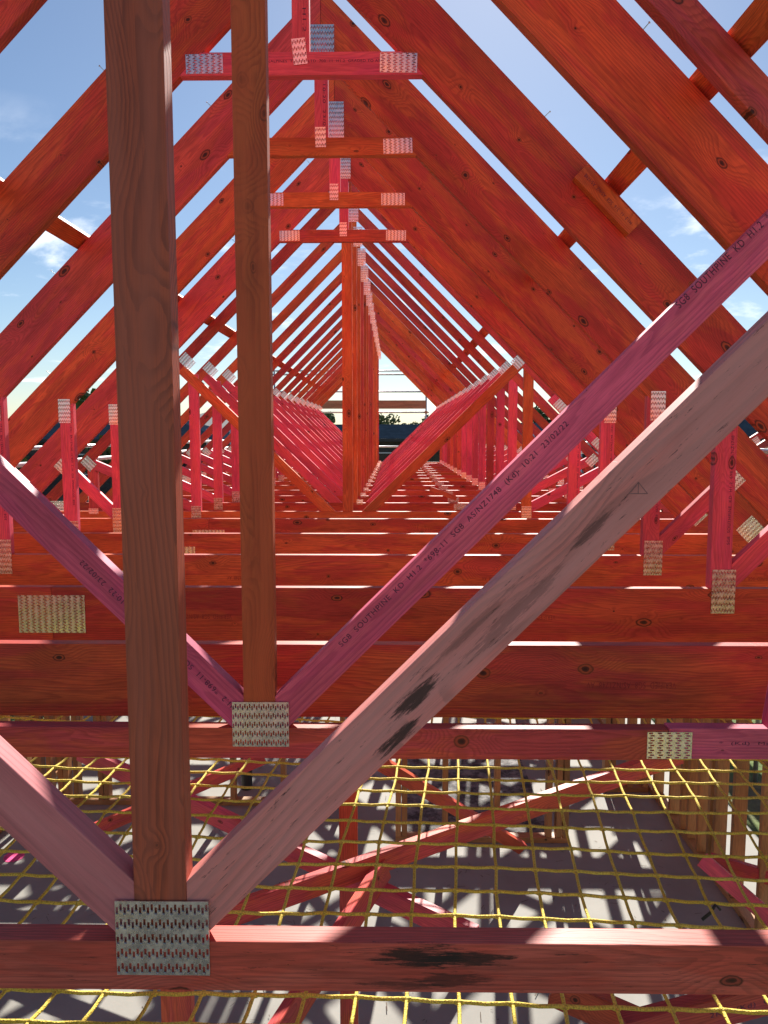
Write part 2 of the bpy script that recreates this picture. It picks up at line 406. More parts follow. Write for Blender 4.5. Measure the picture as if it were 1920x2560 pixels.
# nearest truss
T_mats = (M['web_weathered'], M['web_rose'])
T1 = small_truss(1.235, -.865, -.397, 'nearest king post truss with weathered brownish post and black mildew stains', M['post_weathered'],
                 (-.344, -.751), (-.450, -.751), ((-3.4, 2.7, M['chord_stained'], 0),), .134, -.858)
# second truss
T_mats = (M['magenta'], M['magenta'])
T2 = small_truss(2.11, -.83, -.379, 'second truss back, orange-brown post between magenta webs with black printing', M['post_brown'],
                 (-.339, -.743), (-.419, -.743), ((-3.4, .777, M['redpink'], 0), (.7785, 2.7, M['magenta'], .004)), .130, -.819)
T2.plate(.78, -.875, .126, .078, horiz=True)
T2.beam('web', (1.10, -.85), (1.26, .5), .09, M['magenta'], dy=.002)
# lettering on the second truss' webs
def frame_at(T, beam, px, py):
    X, Z = unproj(px, py, T.Y); v = beam.matrix_basis.inverted() @ Vector((X - T.ox, 0, Z - T.oz)); return v
def stamp_px(T, beam, text, a, b, h, mat='ink', off=0., **k):
    va, vb = frame_at(T, beam, *a), frame_at(T, beam, *b)
    return stamp(beam, text, abs(vb.x - va.x), ((va.x + vb.x)/2, (va.z + vb.z)/2 + off), h, mat, flip=vb.x < va.x, **k)
stamp_px(T2, T2.wr, 'SG8  SOUTHPINE  KD  H1.2  *698-11  SG8  AS/NZ1748  (Kd)  10:21  23/02/22', (858, 1622), (1412, 1050), .021)
stamp_px(T2, T2.wr, 'SG8  SOUTHPINE  KD  H1.2  *', (1692, 763), (1925, 540), .021)
stamp_px(T2, T2.wl, 'H1.2  *698-11  SG8  AS/NZ1748  (Kd)  10:22  23/02/22', (590, 1770), (200, 1405), .021)
stamp_px(T2, T2.c, '*  (Kd)  McALPINES  TIMBER  LTD  700  11', (1798, 1859), (2300, 1861), .012)
# black mildew on the nearest chord and web
def st(beam, lst): return [(frame_at(T1, beam, px, py).x, frame_at(T1, beam, px, py).z, lx, lz, k_) for px, py, lx, lz, k_ in lst]
T1.c.data.materials[0] = wood('mildewed_chord_pine', (.56, .12, .085), (.56, .085, .055), (.17, .035, .025), knots=.45,
    stains=st(T1.c, ((1050, 2392, .11, .026, .92), (1165, 2396, .10, .020, .88), (1140, 2450, .09, .016, .7), (1000, 2462, .07, .012, .6), (1590, 2400, .06, .012, .25))))
T1.wr.data.materials[0] = wood('weathered_pink_pine', (.86, .26, .22), (.82, .21, .17), (.32, .10, .08), knots=.35, freq=60, ring=.7, cool=(.74, .30, .27),
    stains=st(T1.wr, ((1035, 1750, .075, .016, .9), (990, 1850, .06, .013, .9), (1180, 1570, .14, .010, .35), (1120, 1560, .10, .006, .9), (1290, 1530, .16, .016, .4), (1480, 1325, .06, .012, .6))))
# pencilled triangle on the nearest web
v = frame_at(T1, T1.wr, 1597, 1225)
bm = bmesh.new()
def stroke(bm, p, q, t=.0006, y=-.0005):
    D = Vector((q[0]-p[0], q[1]-p[1])).normalized(); n = Vector((-D.y, D.x))*t
    bm.faces.new([bm.verts.new((a[0]+s*n.x, y, a[1]+s*n.y)) for a, s in ((p,1),(p,-1),(q,-1),(q,1))])
c45 = math.sqrt(.5)
def rt(x, z): return (v.x + c45*x + c45*z, v.z - c45*x + c45*z)
A_, B_, C_, D_ = rt(-.015, -.006), rt(.015, -.006), rt(0, .012), rt(0, -.006)
for p, q in ((A_, B_), (B_, C_), (C_, A_), (C_, D_)): stroke(bm, p, q)
bm_obj('pencilled_triangle', bm, M['pencil'], T1.wr)

# attic trusses: deep rafters and chords, collar tie, side posts
ATT = 'attic trusses with deep red rafters and collar ties'
Y_ATT = [2.37, 3.27, 4.17, 5.08, 5.98]
att_lab = ['first deep-rafter attic truss, just behind the two king post trusses',
           'second attic truss, its right rafter carrying an orange nailed block',
           'third attic truss, orange collar tie below the square blue-tinted ridge plate',
           'fourth attic truss, second orange collar tie counting down from the ridge',
           'last and smallest-looking attic truss with the lowest pink collar tie']
col_mats = ['pink', 'pink', 'orange', 'orange', 'redpink']
ridge_pl = [(.14, .14, 2.0), (.14, .14, 2.0), (.137, .137, 2.015), (.12, .24, 1.96), (.105, .2, 2.0)]
ATTIC = []
ZT = -.66
for i, Y in enumerate(Y_ATT):
    T = Truss(Y, att_lab[i], ATT); ATTIC.append(T)
    rafters(T, .236, (M['red'], M['red'] if i % 2 else M['redpink']))
    if i == 0: spl = None
    else: spl = -1.484 if i == 1 else -1.45
    if spl is None: T.c = T.beam('bottom_chord', (-3.6, ZT-.118), (2.9, ZT-.118), .236, M['red'], cuts=roof)
    else:
        T.beam('bottom_chord', (-3.6, ZT-.118), (spl - .0006, ZT-.118), .236, M['red'], cuts=roof)
        T.c = T.beam('bottom_chord', (spl + .0006, ZT-.118), (2.9, ZT-.118), .236, M['red'], cuts=roof)
        T.plate(spl, ZT - .118, .29 if i == 1 else .25, .166 if i == 1 else .06, horiz=True)
        if i > 1: pass
    # collar and hanger
    zc = 1.487; h = .236*math.sqrt(2)
    T.col = T.beam('collar_tie', (-1.1, zc), (.4, zc), .09, M[col_mats[i]], cuts=((1, 1, SR - h + .004), (-1, 1, SL - h + .004)), dy=-.0005)
    tw = .0 if i != 1 else -.0
    T.hang = T.beam('hanger_post', (XR, zc + .044), (XR, ridge_pl[i][2] + .02), .07, M['pink'], dy=-.0046 + .003)
    rj = [0, .10, .01, -.01, .0][i]
    T.plate(XR - .005, zc + .045, .055, .10, rot=rj, dy=-.0034)
    jit = [.0, .02, -.045, .0, .015][i]
    T.plate([-.766, -.766, -.735, -.78, -.786][i], zc, .15, .075, rot=jit, horiz=True); T.plate([.018, .018, .02, -.006, .016][i], zc, .15, .075, rot=-jit*.8, horiz=True)
    pw, phh, pz = ridge_pl[i]; T.plate(XR + .0, pz, pw, phh, dy=-.0036)
    # side posts, short struts, heels
    for sg in (-1, 1):
        xs = XR + sg*1.776
        zt = .33 if sg > 0 else .33
        sp = T.beam('side_post', (xs, ZT + .001), (xs, .30), .09, M['pink'], cuts=((sg, 1, (SR if sg > 0 else SL) - h + .004),), dy=.0004)
        stamp(sp, 'SG8  SOUTHPINE  KD  H1.2  698-11  AS/NZ1748  10:21  23/02/22', .62, (.02, -.026), .012)
        if sg < 0: T.plate(xs + .0, ZT - .012, .10, .19); T.plate(xs - .012, .15, .078, .155)
        else: T.plate(xs + .014, ZT - .012, .10, .19); T.plate(xs + .012, .15, .078, .155)
        # 45 degree strut from the post's foot to the rafter
        p0 = (xs + sg*.015, ZT + .015); p1 = (xs + sg*.46, ZT + .46)
        T.beam('strut', p0, p1, .085, M['pink'], cuts=((-sg, 0, -(sg*xs + .0455)), (0, -1, -(ZT + .0005)), (sg, 1, (SR if sg > 0 else SL) - h + .003)), dy=.0008)
        T.plate(xs + sg*.415, ZT + .40, .13, .10, rot=sg*R(45)*1)
        T.plate(XR + sg*2.73, -.625, .14, .12, rot=sg*R(45))
    # nails left sticking out of the rafters
    for q in range(3):
        bmn = bmesh.new(); t = random.uniform(.2, 2.2); sg = random.choice((-1, 1))
        x = XR + sg*t; z = ZR - t
        bmesh.ops.create_cone(bmn, segments=6, radius1=.0016, radius2=.0016, depth=.05, cap_ends=True)
        bmesh.ops.create_cone(bmn, segments=8, radius1=.0036, radius2=.0036, depth=.0015, cap_ends=True, matrix=Matrix.Translation((0, 0, .025)))
        mw = Matrix.Translation((x - T.ox, .02, z - T.oz + .015)) @ Matrix.Rotation(sg*R(random.uniform(25, 60)), 4, 'Y')
        bm_obj('nail', bmn, M['steel'], T.e, mw)
stamp(ATTIC[1].col, '*  (Kd)  McALPINES  TIMBER  LTD  700  11  H1.2  GRADED TO AS/NZ', .56, (.045, .008), .014)
stamp(ATTIC[1].hang, 'KD  H1.2  1.6', .28, (-.12, -.016), .014, flip=True)
stamp(ATTIC[2].hang, '10:20  23/02  22', .30, (-.14, -.016), .014, flip=True)
for k in (0, 1, 2): # faint mirrored mill stamps on deep chords
    for x in (-1.6, -.2, 1.1): stamp(ATTIC[k].c, 'VERIFIED  SG8  AS/NZ1748  AV', .28, (x + .05*k, -.01), .02, 'ink_red', flip=True)
# orange block nailed on the second attic truss' right rafter
T = ATTIC[1]; a = unproj(1448, 432, 3.25); b = unproj(1583, 574, 3.25)
T.blk = T.beam('nailed_block', b, a, .070, M['orange'], dy=-.047, th=.045)
stamp(T.blk, 'H1.2  11  316  SG8  AS/NZ  AS/1748', .27, (0, 0), .014, flip=False)

# king post trusses beyond
KG = 'king post trusses receding behind the attic trusses'
ords = ['first', 'second', 'third', 'fourth', 'fifth', 'sixth', 'seventh', 'eighth', 'ninth', 'tenth', 'eleventh', 'twelfth', 'thirteenth', 'fourteenth', 'last']
ZK = -.71; KX = -.42
def king_truss(Y, first):
    T = Truss(Y, '', KG)
    mr_ = M['redpink']
    rafters(T, .092, (mr_, M['red']))
    T.beam('bottom_chord', (-3.6, ZK-.095), (.6892, ZK-.095), .19, M['orange'] if first else M['red'], cuts=roof)
    T.beam('bottom_chord', (.6908, ZK-.095), (2.9, ZK-.095), .19, M['red'], cuts=roof)
    T.plate(.69, ZK - .04, .13, .06, horiz=False)
    T.beam('king_post', (KX, ZK + .001), (KX, ZR), .092, M['orange'], cuts=roof, dy=.0012)
    T.plate(KX + .06, ZR - .30, .09, .19, dy=-.0008)
    if not first: T.plate(KX + .07, ZK + .01, .07, .05)
    wm_ = M['orange'] if first else M['pink']
    h = .092*math.sqrt(2)
    T.beam('web', (-.288, -.77), (1.27, .758), .09, wm_, cuts=((-1, 0, -(KX + .0465)), (0, -1, -(ZK + .0008)), (1, 1, SR - h + .02)), dy=.0022)
    T.beam('web', (-.512, -.794), (-2.03, .689), .09, wm_, cuts=((1, 0, (KX - .0465)), (0, -1, -(ZK + .0008)), (-1, 1, SL - h + .02)), dy=.0022)
    T.plate(-1.87, .655, .10, .13, rot=R(45)); T.plate(1.13, .655, .10, .13, rot=-R(45))
    T.beam('side_post', (1.22, ZK + .001), (1.22, .9), .09, M['orange'] if first else M['pink'], cuts=((1, 1, SR - h + .004),), dy=.003)
    T.beam('side_post', (-1.82, ZK + .001), (-1.82, .54), .09, M['pink'], dy=.0034)
    for x in (1.22, -1.82): T.plate(x, ZK - .01, .09, .12)
    for sg, x0, x1, z1 in ((-1, -1.82, -2.80, -.26), (1, 1.22, 2.04, -.26)):
        T.beam('strut', (x0 + sg*.02, ZK + .03), (x1, z1), .085, M['pink'], cuts=((0, -1, -(ZK + .0008)), (-sg, 0, -(sg*x0 + .0455))), dy=.004)
        T.beam('outer_post', (x1 + (.03 if sg < 0 else -.03), ZK + .001), (x1 + (.03 if sg < 0 else -.03), z1 - .02), .09, M['redpink'], dy=.005)
        T.plate(x1, z1 - .01, .12, .09, rot=sg*R(45)); T.plate(x1 + (.03 if sg < 0 else -.03), ZK - .0, .09, .05)
        T.plate(XR + sg*2.72, -.66, .16, .09)
    return T
K1 = king_truss(7.05, True)
K1.beam('splice_board', (1.42, .33), (1.98, -.23), .085, M['pink'], dy=-.045)
K1.plate(1.51, .267, .12, .10, rot=R(45), dy=-.047); K1.plate(1.86, -.073, .12, .10, rot=R(45), dy=-.047)
K1.e['label'] = 'first king post truss behind the attic trusses, with orange webs and post'
K2 = king_truss(7.95, False)
K2.e['label'] = 'second king post truss behind the attic trusses, pink webs'
for i in range(2, 15):
    c = copy_tree(K2.e); c.location.y = 7.05 + .9*i
    c['label'] = f'{ords[i]} king post truss of the receding row, counting from the attic trusses' if i < 14 else 'farthest king post truss, at the scaffold end of the receding row'
    for ch in c.children:          # every stick gets its own stain
        if ch.name.startswith(('king_post', 'rafter', 'bottom_chord', 'side_post', 'web')):
            base = ch.name.split('.')[0]
            opt = {'king_post': ('orange', 'orange', 'red', 'redpink'), 'rafter': ('red', 'redpink', 'orange'), 'bottom_chord': ('red', 'orange', 'red', 'redpink'), 'side_post': ('pink', 'pink', 'redpink'), 'web': ('pink',)}[base]
            ch.material_slots[0].link = 'OBJECT'; ch.material_slots[0].material = M[random.choice(opt)]

# long brace boards running along the roof
def beam3(name, p0, p1, wd, th, mat, parent=None, side=Vector((0, 1, 0))):
    """box beam p0-p1 (eye-relative), th along 'side', wd across"""
    p0, p1 = Vector(p0), Vector(p1); D = p1 - p0; ln = D.length; D.normalize()
    Sd = (side - D*side.dot(D)).normalized(); U = D.cross(Sd)
    bm = bmesh.new(); box_bm(bm, -ln/2, ln/2, -th/2, th/2, -wd/2, wd/2)
    bmesh.ops.bevel(bm, geom=list(bm.edges), offset=.002, segments=2, affect='EDGES')
    mid = (p0 + p1)/2
    mw = Matrix(((D.x, Sd.x, U.x, mid.x), (D.y, Sd.y, U.y, mid.y), (D.z, Sd.z, U.z, mid.z + (0 if parent else H)), (0, 0, 0, 1)))
    return bm_obj(name, bm, mat, parent, mw)
k = .0235/math.sqrt(2)*2
zb = 1.0
o = beam3('roof_brace', (SR - zb + k*.72, 1.0, zb + k*.72), (SR - zb + k*.72, 20.2, zb + k*.72), .09, .045, M['red'], side=Vector((1, 0, 1)))
tag(o, 'long red board running along the top of the right-hand rafters', 'brace', 'boards along the rafters')
o = beam3('roof_brace', (-(SL - zb) - k*.72, 1.0, zb + k*.72), (-(SL - zb) - k*.72, 20.2, zb + k*.72), .09, .045, M['red'], side=Vector((-1, 0, 1)))
tag(o, 'long red board running along the top of the left-hand rafters', 'brace', 'boards along the rafters')

# loose offcut leaning on far chords
a = unproj(1076, 1222, 8.6); b = unproj(1140, 1246, 8.3)
tag(beam3('timber_offcut', (a[0], 8.6, a[1]), (b[0], 8.3, b[1]), .05, .02, M['orange']), 'thin orange offcut lying askew on the far bottom chords', 'offcut')

# ------------------------------------------------------------------ temporary braces and props under the net
def brace(a, b, label, wd=.09, mat='redpink', cat='brace', name='temporary_brace', txt=None):
    A = unproj(*a); B = unproj(*b)
    o = beam3(name, (A[0], a[2], A[1]), (B[0], b[2], B[1]), wd, .045, M[mat])
    tag(o, label, cat, 'temporary pink braces below the net'); return o
brace((1700, 1885, 3.9), (520, 2306, 2.9), 'long pink brace rising to the right below the yellow net')
brace((200, 1880, 4.3), (1190, 2345, 2.9), 'long pink brace falling to the right, crossing under the net', mat='pink')
brace((150, 2112, 5.0), (660, 1893, 5.2), 'short pink brace behind the left side of the net')
brace((930, 1895, 4.6), (1305, 2120, 5.6), 'pink brace whose foot rests by the middle stud wall')
brace((660, 2640, 2.3), (960, 2170, 3.2), 'steep pink brace seen through the net near the bottom centre')
brace((1380, 2470, 2.2), (1700, 2610, 2.1), 'pink brace falling right along the bottom edge of the photo')
o = brace((1560, 2580, 2.0), (1990, 2468, 2.1), 'pink brace rising right with faint printing in the bottom right corner')
stamp(o, '2KB  (Kd)  02', .2, (.08, 0), .02, 'ink', y=-.0232)
brace((1755, 2148, 4.6), (2010, 2370, 4.2), 'pink brace falling right beside the right stud wall', mat='pink')
brace((1775, 2150, 4.9), (2000, 2215, 4.7), 'flatter pink brace behind the steeper one at right')
def prop(x, y, z0, z1, label):
    tag(beam3('prop_post', (x, y, z0), (x, y, z1), .09, .045, M['redpink']), label, 'prop', 'upright pink props')
prop(-.22, 3.62, -3.3, -1.70, 'upright pink prop standing on the slab under the middle of the net')
prop(-.65, 2.16, -3.3, -.925, 'upright pink prop just left of centre at the bottom edge')

# ------------------------------------------------------------------ stud walls
def stud_wall(A, B, studs, label, ztop=-.92, rows=(-2.1,), wide=None):
    """frame from A to B (x, y); studs = distances along"""
    A, B = Vector(A), Vector(B); D = (B - A); ln = D.length; ang = math.atan2(D.y, D.x)
    e = empty('stud_wall', (A.x, A.y, 0), label, 'stud wall', 'timber stud walls on the slab'); e.rotation_euler = (0, 0, ang)
    hz = H + ztop
    def part(nm, x0, x1, z0, z1, dy=0.):
        bm = bmesh.new(); hx, hzz = (x1-x0)/2, (z1-z0)/2
        if hx > hzz: box_bm(bm, -hx, hx, -.045, .045, -hzz, hzz); rot = Matrix.Identity(4)
        else: box_bm(bm, -hzz, hzz, -.045, .045, -hx, hx); rot = Matrix.Rotation(R(90), 4, 'Y')
        bmesh.ops.bevel(bm, geom=list(bm.edges), offset=.002, segments=1, affect='EDGES')
        bm_obj(nm, bm, M['stud'], e, Matrix.Translation(((x0+x1)/2, dy, (z0+z1)/2)) @ rot)
    part('bottom_plate', 0, ln, 0.002, .046); part('top_plate', 0, ln, hz - .046, hz - .001)
    ss = sorted(studs)
    for s_ in ss: part('stud', s_, s_ + .044, .048, hz - .048, 0.001)
    for a, b in zip(ss, ss[1:]):
        if b - a > .2: part('nogging', a + .046, b - .002, 1.18, 1.225, -.001)
    return e
stud_wall((-3.35, 6.6), (-.42, 6.6), (0, .05, .17, .26, .36, .41, .50, .72, .77, 1.35, 1.9, 2.35, 2.88), 'stud wall on the left with several close-set studs')
stud_wall((.02, 6.0), (1.42, 6.0), (.0, .05, .38, .80, 1.22, 1.30, 1.355), 'short stud wall in the middle of the slab')
stud_wall((2.42, 20.8), (2.42, 4.3), tuple(.4*i for i in range(41)) + (16.45, 16.35, 15.3, 15.0, 14.65), 'long outer stud wall on the right')
stud_wall((-3.3, 20.8), (-3.3, 1.0), tuple(.5*i for i in range(40)), 'long outer stud wall on the left')
stud_wall((-.9, 8.9), (2.3, 8.9), (0, .5, .95, 1.0, 1.5, 1.9, 2.35, 2.4, 2.8, 3.15), 'stud wall across the slab behind the short one')
stud_wall((1.95, 6.9), (2.36, 6.9), (0, .06, .22, .36), 'very short stud wall return beside the right outer wall')
# set-down with dirt behind the middle wall
bm = bmesh.new(); box_bm(bm, .10, 1.30, 6.12, 7.6, 0.001, .006)
m_ = NB('wet_dirt'); P = m_.obj(); n_ = m_.noise(P, 9, 8, .75)
m_.link(m_.mix(m_.mr(n_, .4, .62), (.035, .03, .028), (.20, .19, .18)), m_.b.inputs['Base Color']); m_.b.inputs['Roughness'].default_value = .8; m_.bump(n_, .8, .02)
tag(bm_obj('dirt_patch', bm, m_.m), 'dark dirty patch of rubble behind the short middle stud wall', 'dirt', kind='stuff')
# black tub on the slab
bm = bmesh.new(); x, z = unproj(617, 1955, 6.9)
for r0, z0, z1 in ((.055, 0, .36), (.062, .34, .375)):
    bmesh.ops.create_cone(bm, segments=20, radius1=r0*.92, radius2=r0, depth=z1 - z0, cap_ends=True, matrix=Matrix.Translation((0, 0, (z0+z1)/2)))
tag(bm_obj('black_tub', bm, M['black'], None, Matrix.Translation((x, 6.9, .0))), 'narrow black tub standing on the slab beside a stud', 'tub')
# splinters and sawdust crumbs
bm = bmesh.new()
for i in range(700):
    x, y, a, l = random.uniform(-2.5, 2.2), random.uniform(3.5, 9), random.uniform(0, 3.14), random.uniform(.004, .035)
    c, s = math.cos(a), math.sin(a); t = random.uniform(.001, .003)
    bm.faces.new([bm.verts.new((x + c*u - s*v_, y + s*u + c*v_, .003 + .004*(i % 3))) for u, v_ in ((-l, -t), (l, -t), (l, t), (-l, t))])
tag(bm_obj('wood_splinters', bm, M['bark']), 'wood splinters and crumbs scattered over the slab', 'debris', kind='stuff')
bm = bmesh.new(); x, z = unproj(30, 2118, 5.7)
bmesh.ops.create_circle(bm, cap_ends=True, segments=14, radius=.08); 
for v_ in bm.verts: v_.co *= 1 + .35*noise.noise(v_.co*9)
tag(bm_obj('paint_mark', bm, M['pinkspray'], None, Matrix.Translation((x, 5.7, .003))), 'bright pink spray mark on the slab at the left edge', 'paint mark')

# ------------------------------------------------------------------ safety net
def tube(bm, pts, r, seg=6, closed=False):
    rings = []
    for i, p in enumerate(pts):
        t = (pts[min(i+1, len(pts)-1)] - pts[max(i-1, 0)]).normalized()
        a = t.cross(Vector((0, 0, 1))); a = a.normalized() if a.length > 1e-4 else Vector((1, 0, 0)); b = t.cross(a)
        rings.append([bm.verts.new(p + (a*math.cos(2*math.pi*k/seg) + b*math.sin(2*math.pi*k/seg))*r) for k in range(seg)])
    for A, B in zip(rings, rings[1:]):
        for k in range(seg): bm.faces.new((A[k], A[(k+1) % seg], B[(k+1) % seg], B[k]))
    for rr, rev in ((rings[0], True), (rings[-1], False)): bm.faces.new(rr[::-1] if rev else rr)
bm = bmesh.new()
NXn, NYn, cell = 62, 40, .1
grid = {}
rot = R(4.5)
for i in range(NXn + 1):
    for j in range(NYn + 1):
        u, v_ = (i - NXn/2)*cell, (j - 2)*cell
        X = u*math.cos(rot) + v_*math.sin(rot)*1. + .28; Y = .85 + v_*math.cos(rot)*.93 - u*math.sin(rot)*.35
        X += .022*noise.noise(Vector((u*.9, v_*1.1, 3))) + .003*random.uniform(-1, 1)
        Y += .022*noise.noise(Vector((u*.9, v_*1.1, 9))) + .003*random.uniform(-1, 1)
        sag = -.07*math.cos(min(1, abs(u)/2.6)*1.5) - .035*math.sin(max(0, min(1, (Y - 1.2)/.9))*math.pi)
        Z = -1.02 + sag + .012*noise.noise(Vector((u*1.6, v_*1.6, 0)))
        grid[i, j] = Vector((X, Y, H + Z))
def cordpts(seq):
    out = []
    for a, b in zip(seq, seq[1:]):
        out.append(a); mdl = (a + b)/2; mdl.z -= .003; out.append(mdl)
    out.append(seq[-1]); return out
for i in range(NXn + 1): tube(bm, cordpts([grid[i, j] for j in range(NYn + 1)]), .0039)
for j in range(NYn + 1): tube(bm, cordpts([grid[i, j] + Vector((0, 0, .002)) for i in range(NXn + 1)]), .0039)
for i in range(NXn + 1):
    for j in range(NYn + 1):
        if grid[i, j].y < 3.4:
            bmesh.ops.create_icosphere(bm, subdivisions=1, radius=.0072, matrix=Matrix.Translation(grid[i, j]) @ Matrix.Rotation(rot, 4, 'Z') @ Matrix.Diagonal((1.5, .95, .9, 1)))
tag(bm_obj('safety_net', bm, M['rope'], smooth=True), 'yellow knotted rope fall-safety net stretched below the bottom chords', 'safety net')
# black tie on a net knot
x, z = unproj(1788, 2270, 1.75); bm = bmesh.new()
pts = [Vector((x - .03, 1.75, H + z - .03)), Vector((x - .01, 1.75, H + z - .012)), Vector((x, 1.75, H + z + .008)), Vector((x + .012, 1.75, H + z - .004))]
tube(bm, pts, .004)
tag(bm_obj('net_tie', bm, M['black'], smooth=True), 'black plastic tie on a net knot at lower right', 'tie')

# ------------------------------------------------------------------ scaffolds
def rod(name, a, b, r, mat, parent=None, z0=0.):
    bm = bmesh.new(); a, b = Vector(a), Vector(b); D = b - a
    bmesh.ops.create_cone(bm, segments=14, radius1=r, radius2=r, depth=D.length, cap_ends=True)
    mw = Matrix.Translation((a + b)/2) @ D.to_track_quat('Z', 'Y').to_matrix().to_4x4()
    return bm_obj(name, bm, mat, parent, mw, smooth=True)
def clampj(e, p):
    bm = bmesh.new(); box_bm(bm, -.04, .04, -.04, .04, -.035, .035); bmesh.ops.bevel(bm, geom=list(bm.edges), offset=.01, segments=2, affect='EDGES')
    bm_obj('coupler', bm, M['plank'], e, Matrix.Translation(p))
# gable-end scaffold
ys = 21.6
e = empty('gable_scaffold', (0, ys, 0), 'scaffold across the far gable end with a timber toe board', 'scaffold', 'scaffolds round the house')
for zz in (1.74, 1.64, 1.17, .60, -.35): rod('rail', (-3.4, (0 if zz > 1.6 else .06), H + zz), (.98, 0, H + zz), .024, M['tube'], e)
for xx in (-3.3, -1.1, .90): rod('upright', (xx, -.05, -.15), (xx, -.05, H + (1.3 if xx > 0 else 1.9)), .024, M['tube'], e)
bm = bmesh.new(); box_bm(bm, -2.1, 2.1, -.019, .019, -.115, .115); bm_obj('toe_board', bm, M['plank'], e, Matrix.Translation((-1.2, -.10, H + .81)))
bm = bmesh.new(); box_bm(bm, -2.1, 2.1, -.3, .3, -.02, .02); bm_obj('deck', bm, M['plank'], e, Matrix.Translation((-1.2, .35, H - .95)))
for xx in (-3.3, -1.1, .90):
    for zz in (.60, 1.17): clampj(e, (xx, -.04, H + zz))
for sg, lab in ((-1, 'left'), (1, 'right')):
    xx = -4.15 if sg < 0 else 3.55
    e = empty('eaves_scaffold', (xx, 2, 0), f'scaffold with white steel rails outside the {lab} eaves', 'scaffold', 'scaffolds round the house')
    for zz in (-.16, -.34, -.98): rod('rail', (0, 0, H + zz), (0, 20.5, H + zz), .024 if zz != -.34 else .028, M['tube'] if zz != -.34 else M['white'], e)
    for q in range(9): rod('upright', (sg*.05, q*2.5 + .4, -.15), (sg*.05, q*2.5 + .4, H + .12), .024, M['tube'], e)
    bm = bmesh.new(); box_bm(bm, -.24, .24, 0, 20.4, -.02, .02); bm_obj('deck', bm, M['plank'], e, Matrix.Translation((sg*.35, 0, H - 1.12)))
    for q in range(9):
        for zz in (-.16, -.34): clampj(e, (sg*.03, q*2.5 + .4, H + zz))

# ------------------------------------------------------------------ neighbourhood
def house(x, y, wd, dp, eave, ridge, wall, roofm, label, win=3, ang=0.):
    e = empty('house', (x, y, -.15), label, 'house', 'single-storey houses beyond the site'); e.rotation_euler = (0, 0, ang)
    ez, rz = H + eave + .15, H + ridge + .15
    bm = bmesh.new(); box_bm(bm, -wd/2, wd/2, -dp/2, dp/2, 0, ez); bm_obj('wall', bm, wall, e)
    bm = bmesh.new(); o_ = .5; a, b = wd/2 + o_, dp/2 + o_; rl = max(wd/2 - dp/2, .5)
    v_ = [bm.verts.new(p) for p in ((-a,-b,ez),(a,-b,ez),(a,b,ez),(-a,b,ez),(-rl,0,rz),(rl,0,rz))]
    for f in ((0,1,5,4),(1,2,5),(2,3,4,5),(3,0,4)): bm.faces.new([v_[i] for i in f])
    bm.faces.new([v_[i] for i in (3,2,1,0)])
    rf = bm_obj('roof', bm, roofm, e)
    bm = bmesh.new(); box_bm(bm, -a - .02, a + .02, -b - .06, -b - .002, ez - .16, ez + .02); bm_obj('gutter', bm, M['white'] if roofm == M['roof_grey'] else M['black'], e)
    for k in range(win):
        wx = -wd/2 + wd*(k + .5)/win
        bm = bmesh.new(); ww = min(1.1, wd/win*.36)
        for q in ((-ww, -ww + .08), (ww - .08, ww), (-.03, .03)): box_bm(bm, q[0], q[1], -.06, 0, -.6, .6)
        for q in ((-.6, -.53), (.53, .6)): box_bm(bm, -ww + .081, ww - .081, -.05, 0, q[0], q[1])
        wn = bm_obj('window', bm, M['white'] if k % 2 else M['black'], e, Matrix.Translation((wx, -dp/2 - .001, ez*.55)))
        bm = bmesh.new(); box_bm(bm, -ww + .04, ww - .04, -.03, -.01, -.56, .56); bm_obj('pane', bm, M['glass'], wn)
house(-1.2, 50, 11, 5, -.30, .62, M['brick'], M['roof_blue'], 'dark brick house with slate blue hip roof beyond the gable end')
house(9.5, 66, 16, 8, -.1, .95, M['render'], M['roof_blue'], 'long house with blue roof behind the nearest dark one')
house(-17, 48, 14, 9, -.3, 1.3, M['brick'], M['roof_blue'], 'dark-roofed house left of the building frame')
house(-31, 44, 14, 9, -.2, 1.7, M['render'], M['roof_grey'], 'pale house with grey tile roof at far left')
house(-12, 62, 12, 9, .2, 2.2, M['render'], M['roof_grey'], 'grey-roofed house showing between the left side posts')
house(19, 46, 12, 9, -.2, 1.6, M['brick'], M['roof_blue'], 'dark-roofed house right of the building frame')
house(33, 50, 14, 9, -.2, 1.9, M['render'], M['roof_grey'], 'grey-roofed pale house at far right')
house(-22, 26, 10, 8, -.5, .55, M['brick'], M['roof_blue'], 'nearest neighbour house on the left, low dark roof')

